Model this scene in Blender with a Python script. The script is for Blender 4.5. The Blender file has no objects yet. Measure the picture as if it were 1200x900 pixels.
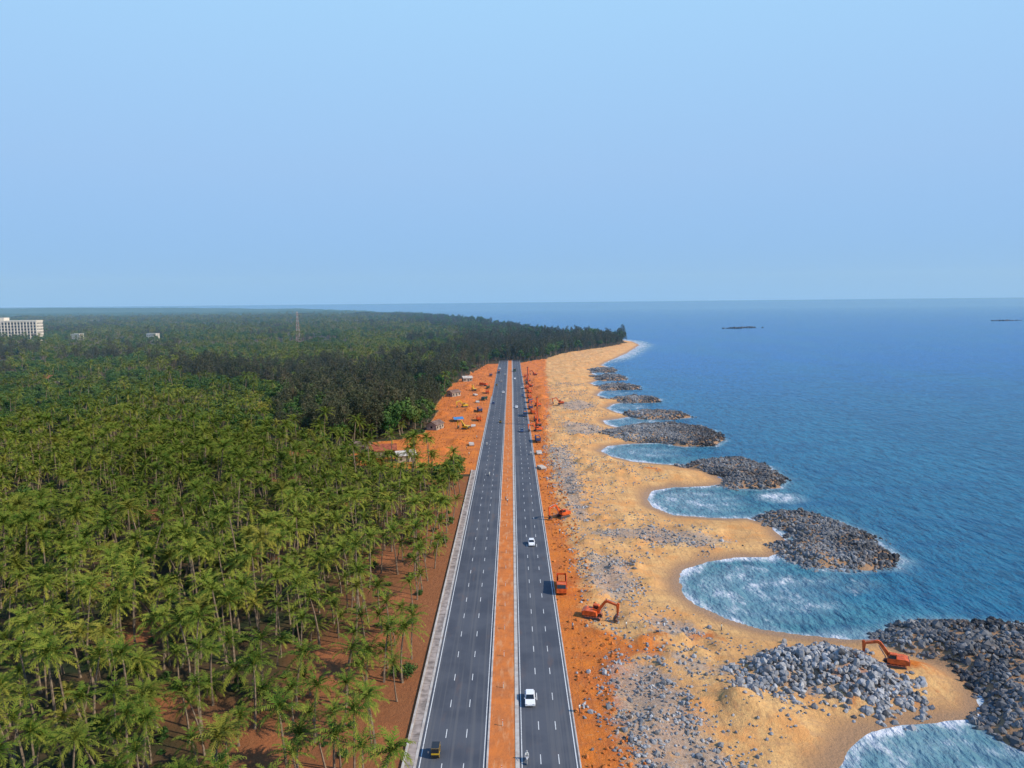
import bpy, math, random, numpy as np, bmesh
from mathutils import Vector, Matrix, Euler
rng=np.random.default_rng(7); random.seed(7)
SC=bpy.context.scene; COL=SC.collection
SEA=-2.5

# ------------------------------------------------------------------ helpers
def hsh(a,b,s):
    h=(a.astype(np.int64)*374761393+b.astype(np.int64)*668265263+s*974634777)&0xffffffff
    h=((h^(h>>13))*1274126177)&0xffffffff
    return ((h^(h>>16))&0xffff)/65535.0
def vn(x,y,sc,s=0):
    x=np.asarray(x,float)/sc;y=np.asarray(y,float)/sc
    xi=np.floor(x);yi=np.floor(y);fx=x-xi;fy=y-yi
    fx=fx*fx*(3-2*fx);fy=fy*fy*(3-2*fy)
    a=hsh(xi,yi,s);b=hsh(xi+1,yi,s);c=hsh(xi,yi+1,s);d=hsh(xi+1,yi+1,s)
    return (a*(1-fx)+b*fx)*(1-fy)+(c*(1-fx)+d*fx)*fy
def inside(x,y,P):
    r=np.zeros(x.shape,bool);n=len(P)
    for i in range(n):
        x1,y1=P[i];x2,y2=P[(i+1)%n]
        if y1==y2: continue
        c=((y1>y)!=(y2>y))&(x<(x2-x1)*(y-y1)/(y2-y1)+x1)
        r^=c
    return r
def pdist(x,y,P):
    d=np.full(x.shape,1e12);n=len(P)
    for i in range(n):
        x1,y1=P[i];x2,y2=P[(i+1)%n]
        dx=x2-x1;dy=y2-y1;L=dx*dx+dy*dy+1e-9
        t=np.clip(((x-x1)*dx+(y-y1)*dy)/L,0,1)
        d=np.minimum(d,(x-x1-t*dx)**2+(y-y1-t*dy)**2)
    return np.sqrt(d)
def sdist(x,y,P):
    return np.where(inside(x,y,P),1,-1)*pdist(x,y,P)
def sm(a,b,v):
    t=np.clip((v-a)/(b-a),0,1);return t*t*(3-2*t)

COAST=[(50,20),(42,60),(40.1,95),(50.5,106.2),(54,110.9),(59.2,114.6),(66.1,116.9),(72.3,117.6),(79.9,119.2),(87,130),(85.7,137.6),(78.1,149.6),(70,149.8),(62.1,150.8),(54.1,154.3),(48.2,160.1),(44.2,167.3),(42,175),(42.1,182.3),(46.3,190.7),(54.2,197),(64.5,199.4),(72.6,198.5),(81.4,209),(83.7,229.7),(77.9,237.4),(65.2,237.9),(54.7,242.2),(50,250.6),(49.1,261.9),(53.6,273.9),(62.8,278.7),(76.3,279.5),(86.2,284.5),(83.2,305.3),(71.7,317.4),(63,321),(54.3,327),(45.9,336.5),(43.4,348.5),(47.9,361),(60.8,367),(74.2,368.4),(65.5,395.7),(56.5,427),(56,439.6),(68.8,448.7),(78.3,458),(68.1,473.5),(65,493),(70.7,509),(86.6,525.8),(71.3,541),(66,561.5),(70.6,583),(86.7,604.8),(73.3,624.4),(69.6,644.7),(78,665),(92.6,686.5),(83.4,711),(80.4,737.6),(91.3,764),(106.7,792.5),(101.3,824.3),(114,870.6),(131.5,921.4),(159.4,1010),(189.2,1117.5),(210.4,1201.7),(216,1305),(190,1400),(120,1600),(40,2000),(-120,2700),(-450,3900),(-1100,5600),(-2500,8500),(-6000,14000),(-15000,24000),(-60000,30000),(-60000,-3000),(50,-3000)]
G=[
[(78.4,151.2),(88.1,157.4),(100,158),(106.8,156.5),(112.7,154.2),(115.7,143.4),(98.7,113.8),(85.4,107.2),(81.6,109.5),(79.8,111.8),(78.6,115.3),(80.5,121.8),(84.7,127.4),(85.3,133.6),(83.5,137.6),(79.2,140.5),(76.8,146.1)],
[(77,238),(87.1,242.5),(98.6,242.2),(107.1,232.1),(110.4,218.7),(108.4,207),(108.9,196.3),(103.2,189.9),(91,188.3),(82.3,189.3),(76.1,197.2),(76.3,208),(85.4,215.4),(83.5,228.3)],
[(71.2,315.1),(89.2,326.6),(105.1,327.7),(111.8,313.3),(111.2,290),(103.9,276.6),(94.5,273),(85.2,274.7),(80.2,280.2),(86.6,291),(79.4,303.5)],
[(48.3,388.9),(61.3,415),(79.9,423),(99.6,421.5),(112.2,403.7),(111.3,373),(101.7,357.7),(84.5,356.4),(74.1,368),(57.2,371.3)],
[(67.1,466.5),(89.8,476),(109.4,463.7),(113,449.5),(98.7,440.3),(78.2,441.6)],
[(67.7,532.6),(90.6,550.5),(110,534.5),(104.5,516.3),(81.6,513.7)],
[(68.5,614.4),(89,631.6),(108.7,616.9),(104.5,592.9),(76.2,589.5)],
[(72.9,691),(96.2,713.6),(110.1,695.7),(105.4,665.4),(81.4,660.3)],
[(79.3,769),(101.4,787),(112.2,766),(103.9,738.6),(82.5,741)]]
RUB=dict(
A=[(17.5,135.8),(27,137.4),(31.4,127.6),(32.5,113.9),(34.6,102.7),(35.8,85),(16.2,85),(17.4,103),(15.6,114.2)],
B=[(43,132),(51,138.7),(63.1,143.2),(69.5,138.3),(73.5,129.9),(68,121),(60.5,122.6),(51.8,123.7),(43.9,127.3)],
AB=[(24.7,139),(33.8,138),(44.3,133.6),(44.4,128.9),(32.1,130.6)],
C=[(19.3,199.9),(31.9,196),(31.8,177.3),(27.3,166.7),(20.3,166.9),(17.2,177.7)],
D=[(20.9,217.7),(42.8,223),(59.8,216.4),(66.9,209.7),(54.2,204.7),(40.2,209),(25.4,211)],
E=[(16.4,345.5),(27.4,355.5),(27.2,285.2),(25.2,228.1),(19.7,228.3),(16.2,272)],
F=[(27.3,419.8),(45.5,427.9),(52.4,395.4),(40.3,378),(27.4,386.6)],
H=[(30,500),(50,520),(60,500),(45,470),(34,470)],
K=[(30,160),(40,157),(42,150),(34,144),(28,148)])
LAT_Y=[0,95,102.8,114,127.9,139,144.8,151,172,196.5,219.6,259.7,317,405,511,690,900]
LAT_X=[18.5,18.5,18.6,17.7,17.6,24.7,23.9,16.6,16.7,17,15.8,15.5,15.8,19.2,27,32.4,42]
CLEAR=[(-15,294),(-21,294),(-36,303),(-62,307),(-78.5,330),(-77,361),(-57,372),(-48,388),(-50,476),(-51,627),(-25,850),(-10,860),(-10,294)]
CASU=[(-128.5,390),(-86,365),(-52,385),(-52,476),(-53,627),(-107,705),(-141,603),(-164,525)]
GAPS=[(-37.6,110.4,6),(-32.3,128.8,6.5),(-27,146,4),(-21,112.4,4),(-47,115.3,4),(-37.1,140,4.5),(-27,168.1,4),(-30,100,5),(-62,122,4),(-80,150,4),(-36,196,4.5),(-70,200,5),(-110,180,5),(-58,250,4.5),(-120,240,6),(-95,290,5)]
MOUNDS=[(39,121,5,2.2),(46,118,5,1.5),(52,133,7,1.6),(62,132,9,2.2),(78,134,4,1.2),(20,330,5,1.3),(24,260,3.5,1.2),(-34,340,4,2.2),(-27,360,3,1.8),(-38,430,6,2.5),(-28,470,4,2.2),(-33,520,5,3),(-25,580,4,2.5),(-36,600,5,3),(17,440,3,1.6),(19,470,4,2.2),(22,530,4,2.4),(24,590,5,2.5),(21,640,4,2),(45,300,9,1.2),(38,235,6,1),(30,150,4,.9),(26,157,3,.8),(66,290,8,1.1),(36,400,6,1.4)]
for i in range(110):
    my=random.uniform(100,640);mx=random.uniform(17,38+8*(my>250));MOUNDS.append((mx,my,random.uniform(1.2,2.8),random.uniform(.5,1.3)))
for i in range(30): MOUNDS.append((random.uniform(-46,-20),random.uniform(330,800),random.uniform(2,4),random.uniform(.8,2.2)))
BND_Y=[829,901,987,1088,1167,1238,1305,1400]; BND_X=[5,42,69,126,172,192,200,170]

def shore(x,y): return sdist(x,y,COAST)
def H(x,y,s=None):
    x=np.asarray(x,float);y=np.asarray(y,float)
    if s is None: s=shore(x,y)
    w=s+2.5*(vn(x,y,9,3)-.5)
    z=np.where(w>0,SEA+0.95*sm(0,9,w)+1.55*sm(5,30,w),SEA+np.maximum(w*.12,-4))
    flat=sm(13,22,x)          # graded strip under the road stays level
    bump=(vn(x,y,6,1)-.5)*.9+(vn(x,y,2.2,2)-.5)*.6+(vn(x,y,14,12)-.5)*.9+(vn(x*1.0,y*.25,3,13)-.5)*.6
    z=z+bump*flat*sm(5,16,w)*(y<1400)
    for (mx,my,r,h) in MOUNDS:
        m=(np.abs(x-mx)<3*r)&(np.abs(y-my)<3*r)
        if m.any():
            q=np.hypot(x[m]-mx,y[m]-my)/r
            z[m]+=h*np.exp(-(q**2)*1.4)*(.75+.5*vn(x[m],y[m],1.7,5))
    far=(y<860)&(x>40)
    if far.any():
        for P in G:
            cx=sum(p[0] for p in P)/len(P);cy=sum(p[1] for p in P)/len(P)
            m=far&(np.hypot(x-cx,y-cy)<60)
            if m.any():
                d=sdist(x[m],y[m],P)
                z[m]=np.maximum(z[m],-4.2+np.clip(d+3,0,9)*.42+(vn(x[m],y[m],5,9)-.5)*1.3)
    return z

def mesh_np(name,V,F,mat=None,smooth=False,attrs=None,mats=None,mi=None):
    me=bpy.data.meshes.new(name);V=np.asarray(V,np.float32);F=np.asarray(F,np.int32)
    me.vertices.add(len(V));me.vertices.foreach_set('co',V.ravel())
    k=F.shape[1];me.loops.add(F.size);me.loops.foreach_set('vertex_index',F.ravel())
    me.polygons.add(len(F));me.polygons.foreach_set('loop_start',np.arange(len(F),dtype=np.int32)*k)
    me.polygons.foreach_set('loop_total',np.full(len(F),k,np.int32))
    me.polygons.foreach_set('use_smooth',np.full(len(F),smooth))
    if mats:
        for m in mats: me.materials.append(m)
        if mi is not None: me.polygons.foreach_set('material_index',np.asarray(mi,np.int32))
    elif mat: me.materials.append(mat)
    if attrs:
        for a,v in attrs.items():
            at=me.attributes.new(a,'FLOAT','POINT');at.data.foreach_set('value',np.asarray(v,np.float32))
    me.update(calc_edges=True);me.validate()
    return me
def obj(name,me,loc=(0,0,0),rz=0,sc=1,parent=None):
    o=bpy.data.objects.new(name,me);o.location=loc;o.rotation_euler=(0,0,rz);o.scale=(sc,sc,sc)
    if parent: o.parent=parent
    COL.objects.link(o);return o

# ------------------------------------------------------------------ materials
class M:
    def __init__(s,name):
        s.m=bpy.data.materials.new(name);s.m.use_nodes=True;s.t=s.m.node_tree
        s.b=s.t.nodes['Principled BSDF']
    def n(s,ty,**kw):
        x=s.t.nodes.new(ty)
        for k,v in kw.items(): setattr(x,k,v)
        return x
    def l(s,a,b): s.t.links.new(a,b)
    def put(s,sock,v):
        if isinstance(v,bpy.types.NodeSocket): s.l(v,sock)
        elif isinstance(v,tuple) and len(v)==3 and sock.type=='RGBA': sock.default_value=(*v,1)
        else: sock.default_value=v
    def pos(s): return s.n('ShaderNodeNewGeometry').outputs['Position']
    def attr(s,a): return s.n('ShaderNodeAttribute',attribute_name=a).outputs['Fac']
    def noise(s,scale,detail=3,vec=None,stretch=None,rough=.55,rot=0):
        x=s.n('ShaderNodeTexNoise');x.inputs['Scale'].default_value=scale;x.inputs['Detail'].default_value=detail;x.inputs['Roughness'].default_value=rough
        v=vec or s.pos()
        if stretch:
            mp=s.n('ShaderNodeMapping');mp.inputs['Scale'].default_value=stretch;mp.inputs['Rotation'].default_value=(0,0,rot);s.l(v,mp.inputs[0]);v=mp.outputs[0]
        s.l(v,x.inputs['Vector']);return x.outputs['Fac']
    def vor(s,scale,feature='F1'):
        x=s.n('ShaderNodeTexVoronoi',feature=feature);x.inputs['Scale'].default_value=scale;s.l(s.pos(),x.inputs['Vector']);return x
    def mix(s,f,a,b,mode='MIX'):
        x=s.n('ShaderNodeMix',data_type='RGBA',blend_type=mode)
        s.put(x.inputs[0],f);s.put(x.inputs[6],a);s.put(x.inputs[7],b);return x.outputs[2]
    def math(s,op,a,b=0.0,c=None,clamp=False):
        x=s.n('ShaderNodeMath',operation=op,use_clamp=clamp);s.put(x.inputs[0],a);s.put(x.inputs[1],b)
        if c is not None: s.put(x.inputs[2],c)
        return x.outputs[0]
    def mr(s,v,a,b,c=0.0,d=1.0,smooth=True):
        x=s.n('ShaderNodeMapRange',interpolation_type='SMOOTHSTEP' if smooth else 'LINEAR');s.put(x.inputs[0],v)
        for i,q in enumerate((a,b,c,d)): s.put(x.inputs[i+1],q)
        return x.outputs[0]
    def bump(s,h,st=.5,dist=.1):
        x=s.n('ShaderNodeBump');x.inputs['Strength'].default_value=st;x.inputs['Distance'].default_value=dist;s.l(h,x.inputs['Height']);s.l(x.outputs[0],s.b.inputs['Normal'])
    def fin(s,col,rough=.9,spec=.2,metal=0):
        s.put(s.b.inputs['Base Color'],col);s.put(s.b.inputs['Roughness'],rough);s.b.inputs['Specular IOR Level'].default_value=spec;s.b.inputs['Metallic'].default_value=metal
        return s.m
def simple(name,c,rough=.6,spec=.3,var=.25,sc=3.,metal=0):
    k=M(name);f=k.noise(sc,4)
    return k.fin(k.mix(k.mr(f,.3,.7),tuple(x*(1-var) for x in c),tuple(min(1,x*(1+var)) for x in c)),rough,spec,metal)

# ground
k=M('coastal_ground')
sand=k.mix(k.mr(k.noise(.06,4),.35,.65),(.63,.325,.115),(.76,.455,.18))
sand=k.mix(k.mr(k.noise(.9,5,rough=.7),.4,.72),sand,(.52,.275,.115))
trk=k.noise(.5,4,stretch=(2.2,.12,1),rot=.25,rough=.7)
sand=k.mix(k.math('MULTIPLY',k.mr(trk,.5,.64),.6),sand,(.42,.22,.10))
trk3=k.noise(.4,4,stretch=(.15,2.,1),rot=-.4,rough=.7)
sand=k.mix(k.math('MULTIPLY',k.mr(trk3,.52,.66),.45),sand,(.42,.25,.14))
sand=k.mix(k.math('MULTIPLY',k.mr(k.noise(.11,5,rough=.7),.48,.62),.65),sand,(.66,.29,.09))
lat=k.mix(k.mr(k.noise(.15,5,rough=.65),.35,.7),(.68,.19,.025),(.48,.13,.03))
lat=k.mix(k.mr(k.noise(1.1,5,rough=.7),.5,.75),lat,(.58,.25,.09))
trk2=k.noise(.6,4,stretch=(2.5,.06,1),rough=.7)
lat=k.mix(k.math('MULTIPLY',k.mr(trk2,.48,.66),.55),lat,(.34,.11,.04))
latm=k.mr(k.math('ADD',k.attr('lat'),k.math('MULTIPLY',k.math('SUBTRACT',k.noise(.16,6,rough=.7),.5),1.6)),.36,.74)
c=k.mix(latm,sand,lat)
rubc=k.mix(k.vor(1.6).outputs['Distance'],(.15,.13,.12),(.44,.39,.35))
rubm=k.mr(k.math('ADD',k.attr('rub'),k.math('MULTIPLY',k.math('SUBTRACT',k.noise(.35,6,rough=.8),.5),2.4)),.48,.92)
c=k.mix(k.math('MULTIPLY',rubm,.65),c,rubc)
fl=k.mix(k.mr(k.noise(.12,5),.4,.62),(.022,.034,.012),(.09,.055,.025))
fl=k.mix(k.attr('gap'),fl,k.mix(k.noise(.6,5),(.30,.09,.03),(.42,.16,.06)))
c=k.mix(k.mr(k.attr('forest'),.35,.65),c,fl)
sdw=k.math('ADD',k.attr('sd'),k.math('MULTIPLY',k.math('SUBTRACT',k.noise(.12,3),.5),5.))
c=k.mix(k.mr(sdw,7.5,1.5),c,(.38,.215,.11))
k.bump(k.noise(1.0,6,rough=.75),.9,.6)
k.fin(c,k.mr(sdw,4,.5,.95,.35),.25);GROUND=k.m

# sea
k=M('sea_water')
w=k.attr('w');far=k.attr('far')
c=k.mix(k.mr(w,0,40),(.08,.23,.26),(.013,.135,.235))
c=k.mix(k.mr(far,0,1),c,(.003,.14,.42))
c=k.mix(k.math('MULTIPLY',k.mr(k.noise(.012,4,stretch=(1,.35,1)),.42,.62),.35),c,(.016,.18,.30))
c=k.mix(k.math('MULTIPLY',k.mr(k.noise(.30,6,stretch=(1.6,.5,1),rot=.3,rough=.75),.47,.6),.75),c,(.003,.055,.12))
c=k.mix(k.math('MULTIPLY',k.mr(k.noise(.06,6,stretch=(.4,1.6,1),rot=.2,rough=.65),.48,.62),.4),c,(.003,.075,.18))
fo=k.attr('foam')
lace=k.noise(.55,6,rough=.78,stretch=(1.2,.7,1),rot=.5)
veil=k.noise(.15,5,rough=.7,stretch=(1.3,.6,1),rot=.6)
f1=k.mr(k.math('ADD',fo,k.math('ADD',k.math('MULTIPLY',k.math('SUBTRACT',lace,.5),1.8),k.math('MULTIPLY',k.math('SUBTRACT',veil,.5),2.2))),.42,1.25)
c=k.mix(k.math('MULTIPLY',k.mr(fo,.05,.6),.7),c,(.19,.30,.35))
c=k.mix(f1,c,(.62,.63,.67))
hh=k.math('ADD',k.noise(.22,4,stretch=(1.2,.5,1),rot=.35),k.math('MULTIPLY',k.noise(.9,4,stretch=(1.2,.6,1),rot=.2),.45))
k.bump(hh,.95,2.2)
k.fin(c,k.mr(f1,0,1,.26,.8),.35);k.b.inputs['IOR'].default_value=1.33;WATER=k.m

# asphalt
k=M('asphalt')
c=k.mix(k.mr(k.noise(.12,4),.35,.65),(.058,.064,.080),(.082,.088,.104))
c=k.mix(k.math('MULTIPLY',k.mr(k.noise(.5,3,stretch=(3.,.03,1)),.48,.66),.6),c,(.115,.115,.12))
c=k.mix(k.math('MULTIPLY',k.mr(k.noise(.35,4,stretch=(1,.3,1)),.58,.75),.3),c,(.17,.10,.07))
k.bump(k.noise(6,3),.2,.02);k.fin(c,.8,.3);ASPH=k.m
k=M('road_paint');c=k.mix(k.mr(k.noise(2.,5,rough=.7),.45,.8),(.68,.68,.66),(.30,.29,.28));k.fin(c,.6,.3);PAINT=k.m
k=M('concrete');c=k.mix(k.mr(k.noise(.5,5,rough=.7),.35,.7),(.50,.47,.43),(.36,.30,.26));k.bump(k.noise(3,4),.2,.03);k.fin(c,.85,.2);CONC=k.m
k=M('laterite_fill');c=k.mix(k.mr(k.noise(.25,5,rough=.7),.35,.7),(.60,.18,.045),(.42,.14,.05))
c=k.mix(k.math('MULTIPLY',k.mr(k.noise(1.2,4,stretch=(1,.2,1)),.5,.7),.6),c,(.58,.29,.14));k.bump(k.noise(2,5),.5,.2);k.fin(c,.95,.1);LATM=k.m
k=M('rock');c=k.mix(k.attr('tone'),(.012,.014,.019),(.46,.46,.47))
c=k.mix(k.math('MULTIPLY',k.mr(k.noise(1.5,5,rough=.7),.45,.7),.4),c,(.085,.085,.09))
c=k.mix(k.math('MULTIPLY',k.mr(k.noise(.18,4,rough=.7),.54,.68),.4),c,(.30,.17,.09))
k.bump(k.noise(3,5),.5,.15);k.fin(c,.75,.3);ROCK=k.m

def leafmat(name,g0,g1,tip,dry):
    k=M(name);ri=k.n('ShaderNodeObjectInfo').outputs['Random']
    c=k.mix(ri,g0,g1);c=k.mix(k.attr('leaf_tint'),c,tip)
    c=k.mix(k.mr(ri,.88,.98,0,.5),c,dry)
    patch=k.mr(k.noise(.011,1),.36,.6)
    c=k.mix(k.math('MULTIPLY',patch,.4),c,tuple(x*.6 for x in g0))
    d=k.n('ShaderNodeBsdfDiffuse');k.l(c,d.inputs[0]);k.l(d.outputs[0],k.t.nodes['Material Output'].inputs[0]);return k.m
PALML=leafmat('palm_frond',(.024,.088,.014),(.080,.148,.021),(.36,.31,.052),(.27,.20,.04))
BROAD=leafmat('broadleaf',(.022,.085,.024),(.066,.130,.032),(.13,.18,.05),(.14,.14,.04))
CASL=leafmat('casuarina_needles',(.046,.062,.036),(.084,.090,.050),(.14,.125,.07),(.13,.095,.06))
BARK=simple('palm_bark',(.20,.15,.105),.9,.1,.35,2.)
COCO=simple('coconut_husk',(.28,.17,.04),.6,.2)

# ------------------------------------------------------------------ terrain + sea
def geom(a,b,st,r):
    o=[];v=a
    while v<b: v+=st;st*=r;o.append(v)
    return o
xs=np.array([-v for v in geom(26,60000,1.3,1.13)][::-1]+list(np.arange(-26,131,1.))+geom(131,60000,1.5,1.15))
ys=np.array([-v for v in geom(-60,3000,4,1.4)][::-1]+list(np.arange(62,420,1.))+list(np.arange(420,1300,2.5))+geom(1300,60000,4,1.1))
X,Y=np.meshgrid(xs,ys);sh=X.shape;x=X.ravel();y=Y.ravel()
sd=shore(x,y);z=H(x,y,sd)
nx=len(xs);ny=len(ys)
ii=(np.arange(ny-1)[:,None]*nx+np.arange(nx-1)[None]).ravel()
F=np.stack([ii,ii+1,ii+1+nx,ii+nx],1)
latx=np.interp(y,LAT_Y,LAT_X)
lat=np.where((x>-20)&(x<60)&(y<900),sm(7,-6,x-latx),0)
lat=np.maximum(lat,np.where(inside(x,y,CLEAR),1,0))
for (mx,my,r,h) in [(66,131,13,0),(28,142,9,0),(40,150,6,0),(78,136,6,0),(60,300,10,0)]:
    lat=np.maximum(lat,.62*np.exp(-((x-mx)**2+(y-my)**2)/r**2))
rub=np.zeros_like(x)
for P in RUB.values():
    m=(x>10)&(x<80)&(y>70)&(y<560);rub[m]=np.maximum(rub[m],sm(-5,5,sdist(x[m],y[m],P)))
rub=np.maximum(rub,.40*sm(14,20,x)*sm(54,30,x)*(y<620))
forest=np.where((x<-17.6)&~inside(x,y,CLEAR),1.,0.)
bx=np.interp(y,BND_Y,BND_X);forest=np.where((y>829)&(x<bx),1.,forest)
gap=np.zeros_like(x)
for gx,gy,gr in GAPS: gap=np.maximum(gap,np.exp(-((x-gx)**2+(y-gy)**2)/(gr*1.6)**2))
gap=np.maximum(gap,.75*sm(-55,-20,x)*(y<290))
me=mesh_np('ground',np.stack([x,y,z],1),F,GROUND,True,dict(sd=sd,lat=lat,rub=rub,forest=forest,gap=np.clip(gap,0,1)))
obj('ground',me)

gd=np.full(x.shape,1e3)
for P in G:
    cx=sum(p[0] for p in P)/len(P);cy=sum(p[1] for p in P)/len(P)
    m=(np.hypot(x-cx,y-cy)<90);gd[m]=np.minimum(gd[m],-sdist(x[m],y[m],P))
wv=np.maximum(-sd,0)
foam=.95*np.exp(-(wv/(1.3+3.6*vn(x,y,7,51)))**1.3)
BAYS=[(66,103,24,17,.58),(60,176,21,19,.60),(66,259,18,17,.62),(63,345,19,16,.55),(78,432,16,14,.55),(80,497,15,13,.55),(84,572,15,14,.5),(84,645,14,15,.5),(94,728,14,20,.5),(100,810,14,22,.5),(98,262,9,8,.95),(80,180,14,8,.4)]
for bx_,by_,rx,ry,a in BAYS:
    q=((x-bx_)/rx)**2+((y-by_)/ry)**2
    ring=.5+.5*np.sin(wv*.62+6*vn(x,y,8,4))
    foam=np.maximum(foam,a*np.exp(-q*q*.8)*(.6+.4*ring))
foam=np.maximum(foam,.62*np.exp(-np.maximum(gd,0)/(1+2.4*vn(x,y,5,52)))*(gd>-4))
foam=np.maximum(foam,.9*np.exp(-(wv/20)**2)*sm(780,950,y)*(y<1500))
foam*= (wv<90)
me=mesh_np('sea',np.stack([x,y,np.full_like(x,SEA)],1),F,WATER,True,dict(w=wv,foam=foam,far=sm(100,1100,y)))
obj('sea',me)

# ------------------------------------------------------------------ road
def strips(name,boxes,mat):
    V=[];Fc=[]
    for (x0,x1,y0,y1,z0,z1) in boxes:
        b=len(V);V+=[(x0,y0,z0),(x1,y0,z0),(x1,y1,z0),(x0,y1,z0),(x0,y0,z1),(x1,y0,z1),(x1,y1,z1),(x0,y1,z1)]
        Fc+=[(b+4,b+5,b+6,b+7),(b,b+1,b+5,b+4),(b+1,b+2,b+6,b+5),(b+2,b+3,b+7,b+6),(b+3,b,b+4,b+7)]
    return obj(name,mesh_np(name,V,Fc,mat))
Y0,Y1=-60,880
strips('highway_carriageway',[(-15.1,-4.5,Y0,Y1,-.2,.10)],ASPH)
strips('highway_carriageway',[(.6,9.7,Y0,Y1,-.2,.10)],ASPH)
strips('road_median',[(-4.2,-.05,Y0,Y1,-.2,.2)],LATM)
kb=[(-4.5,-4.2,a,a+9.9,-.2,.26) for a in range(Y0,Y1,10)]+[(-.05,.6,a,a+4.94,-.2,.27) for a in range(Y0,Y1,5)]
strips('median_kerb',kb,CONC)
mk=[(-14.72,-14.57,Y0,Y1,.09,.105),(-4.95,-4.82,Y0,Y1,.09,.105),(.9,1.03,Y0,Y1,.09,.105),(9.25,9.40,Y0,Y1,.09,.105)]
for a in range(Y0,Y1,9): mk+=[(-11.32,-11.2,a,a+2.4,.09,.105),(-8.0,-7.88,a,a+2.4,.09,.105),(3.78,3.9,a+2,a+4.4,.09,.105),(6.58,6.7,a+2,a+4.4,.09,.105)]
strips('road_marking',mk,PAINT)
dr=[(-17.3,-16.95,a,a+9.96,-.3,.45) for a in range(Y0,300,10)]+[(-15.55,-15.12,a,a+9.96,-.2,.17) for a in range(Y0,540,10)]
strips('drain_wall',dr,CONC)
DRC=simple('grey_drain_cover',(.30,.25,.22),.9,.1,.35,.6)
strips('drain_cover_slab',[(-16.93,-15.57,a,a+1.95,-.2,.10+.04*(i%3)) for i,a in enumerate(np.arange(Y0,300,2.0))],DRC)
strips('road_shoulder_kerb',[(9.72,9.95,a,a+7.9,-.2,.12) for a in range(Y0,700,8)],CONC)

# ------------------------------------------------------------------ rocks
t=(1+5**.5)/2
ICO=np.array([(-1,t,0),(1,t,0),(-1,-t,0),(1,-t,0),(0,-1,t),(0,1,t),(0,-1,-t),(0,1,-t),(t,0,-1),(t,0,1),(-t,0,-1),(-t,0,1)])/math.hypot(1,t)
ICF=np.array([(0,11,5),(0,5,1),(0,1,7),(0,7,10),(0,10,11),(1,5,9),(5,11,4),(11,10,2),(10,7,6),(7,1,8),(3,9,4),(3,4,2),(3,2,6),(3,6,8),(3,8,9),(4,9,5),(2,4,11),(6,2,10),(8,6,7),(9,8,1)])
def rocks(name,P,r,tone,mat=None):
    n=len(P);V=ICO[None]*(rng.uniform(.72,1.25,(n,12,1)))*rng.uniform(.5,1.2,(n,1,3))*r[:,None,None]
    q=rng.normal(size=(n,4));q/=np.linalg.norm(q,axis=1)[:,None];a,b,c_,d=q.T
    R=np.stack([np.stack([1-2*(c_*c_+d*d),2*(b*c_-a*d),2*(b*d+a*c_)],1),np.stack([2*(b*c_+a*d),1-2*(b*b+d*d),2*(c_*d-a*b)],1),np.stack([2*(b*d-a*c_),2*(c_*d+a*b),1-2*(b*b+c_*c_)],1)],1)
    V=np.einsum('nij,nkj->nki',R,V)+P[:,None,:]
    Fc=(ICF[None]+12*np.arange(n)[:,None,None]).reshape(-1,3)
    return obj(name,mesh_np(name,V.reshape(-1,3),Fc,mat or ROCK,False,dict(tone=np.repeat(tone,12))))
def samp(P,dens,pad=0):
    a=np.array(P);lo=a.min(0)-pad;hi=a.max(0)+pad;n=int((hi-lo).prod()*dens)
    p=rng.uniform(lo,hi,(n,2));return p
for gi,P in enumerate(G):
    p=samp(P,2.0 if gi<4 else .9,5);px,py=p.T
    sdd=sdist(px,py,P)+7*(vn(px,py,6,15)-.5)+3*(vn(px,py,2,17)-.5);m=sdd>0;px=px[m];py=py[m];d=sdd[m]
    edge=np.clip(d/7,0,1)
    cx=np.mean([q[0] for q in P]);sea=np.clip((px-cx)/18,-1,1)
    zz=np.maximum(H(px,py),SEA-.3)+rng.uniform(-.2,.3,len(px))+.6*(vn(px,py,3,16)-.5)
    tone=np.clip(.09+.12*rng.random(len(px))+.12*edge-.13*sea+.25*(rng.random(len(px))>.88)+.3*(vn(px,py,9,2)-.5),.02,.8)
    r=rng.uniform(.3,.8,len(px))*(1+.5*(rng.random(len(px))>.93))
    if gi>3: r*=1.3
    rocks('rock_groyne',np.stack([px,py,zz],1),r,tone)
for nm,P in RUB.items():
    dens={'A':2.2,'B':2.6,'AB':1.5,'C':2.0,'D':1.7,'E':1.1,'F':.8,'H':.4,'K':.7}[nm]
    p=samp(P,dens,6);px,py=p.T;s0=sdist(px,py,P)
    keep=rng.random(len(px))<np.clip(1.9*vn(px,py,5,11)-.35+.5*(vn(px,py,1.8,18)-.5)+(.5 if nm=='B' else 0),0,1)*sm(-5,3,s0+6*(vn(px,py,4,19)-.5));p=p[keep];px,py=p.T
    ins=sm(0,4,sdist(px,py,P))
    if nm=='B': r=rng.uniform(.25,.9,len(px));zz=H(px,py)+rng.uniform(0,.8,len(px))*ins
    else: r=rng.uniform(.10,.40,len(px))+.3*(rng.random(len(px))>.93);zz=H(px,py)+r*.2
    rocks('rubble_pile' if nm=='B' else 'rubble',np.stack([px,py,zz],1),r,np.clip(rng.normal(.58 if nm=='B' else .55,.2,len(px)),.1,1))
p=np.stack([rng.uniform(12,62,20000),rng.uniform(80,640,20000)],1);s_=shore(p[:,0],p[:,1])
kp=(s_>8)&(rng.random(len(p))<(vn(p[:,0],p[:,1],11,21)*.6+vn(p[:,0],p[:,1],3,22)*.4)**2*1.3)&(p[:,0]>np.interp(p[:,1],LAT_Y,LAT_X)-3);p=p[kp];r=rng.uniform(.10,.40,len(p))
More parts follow.
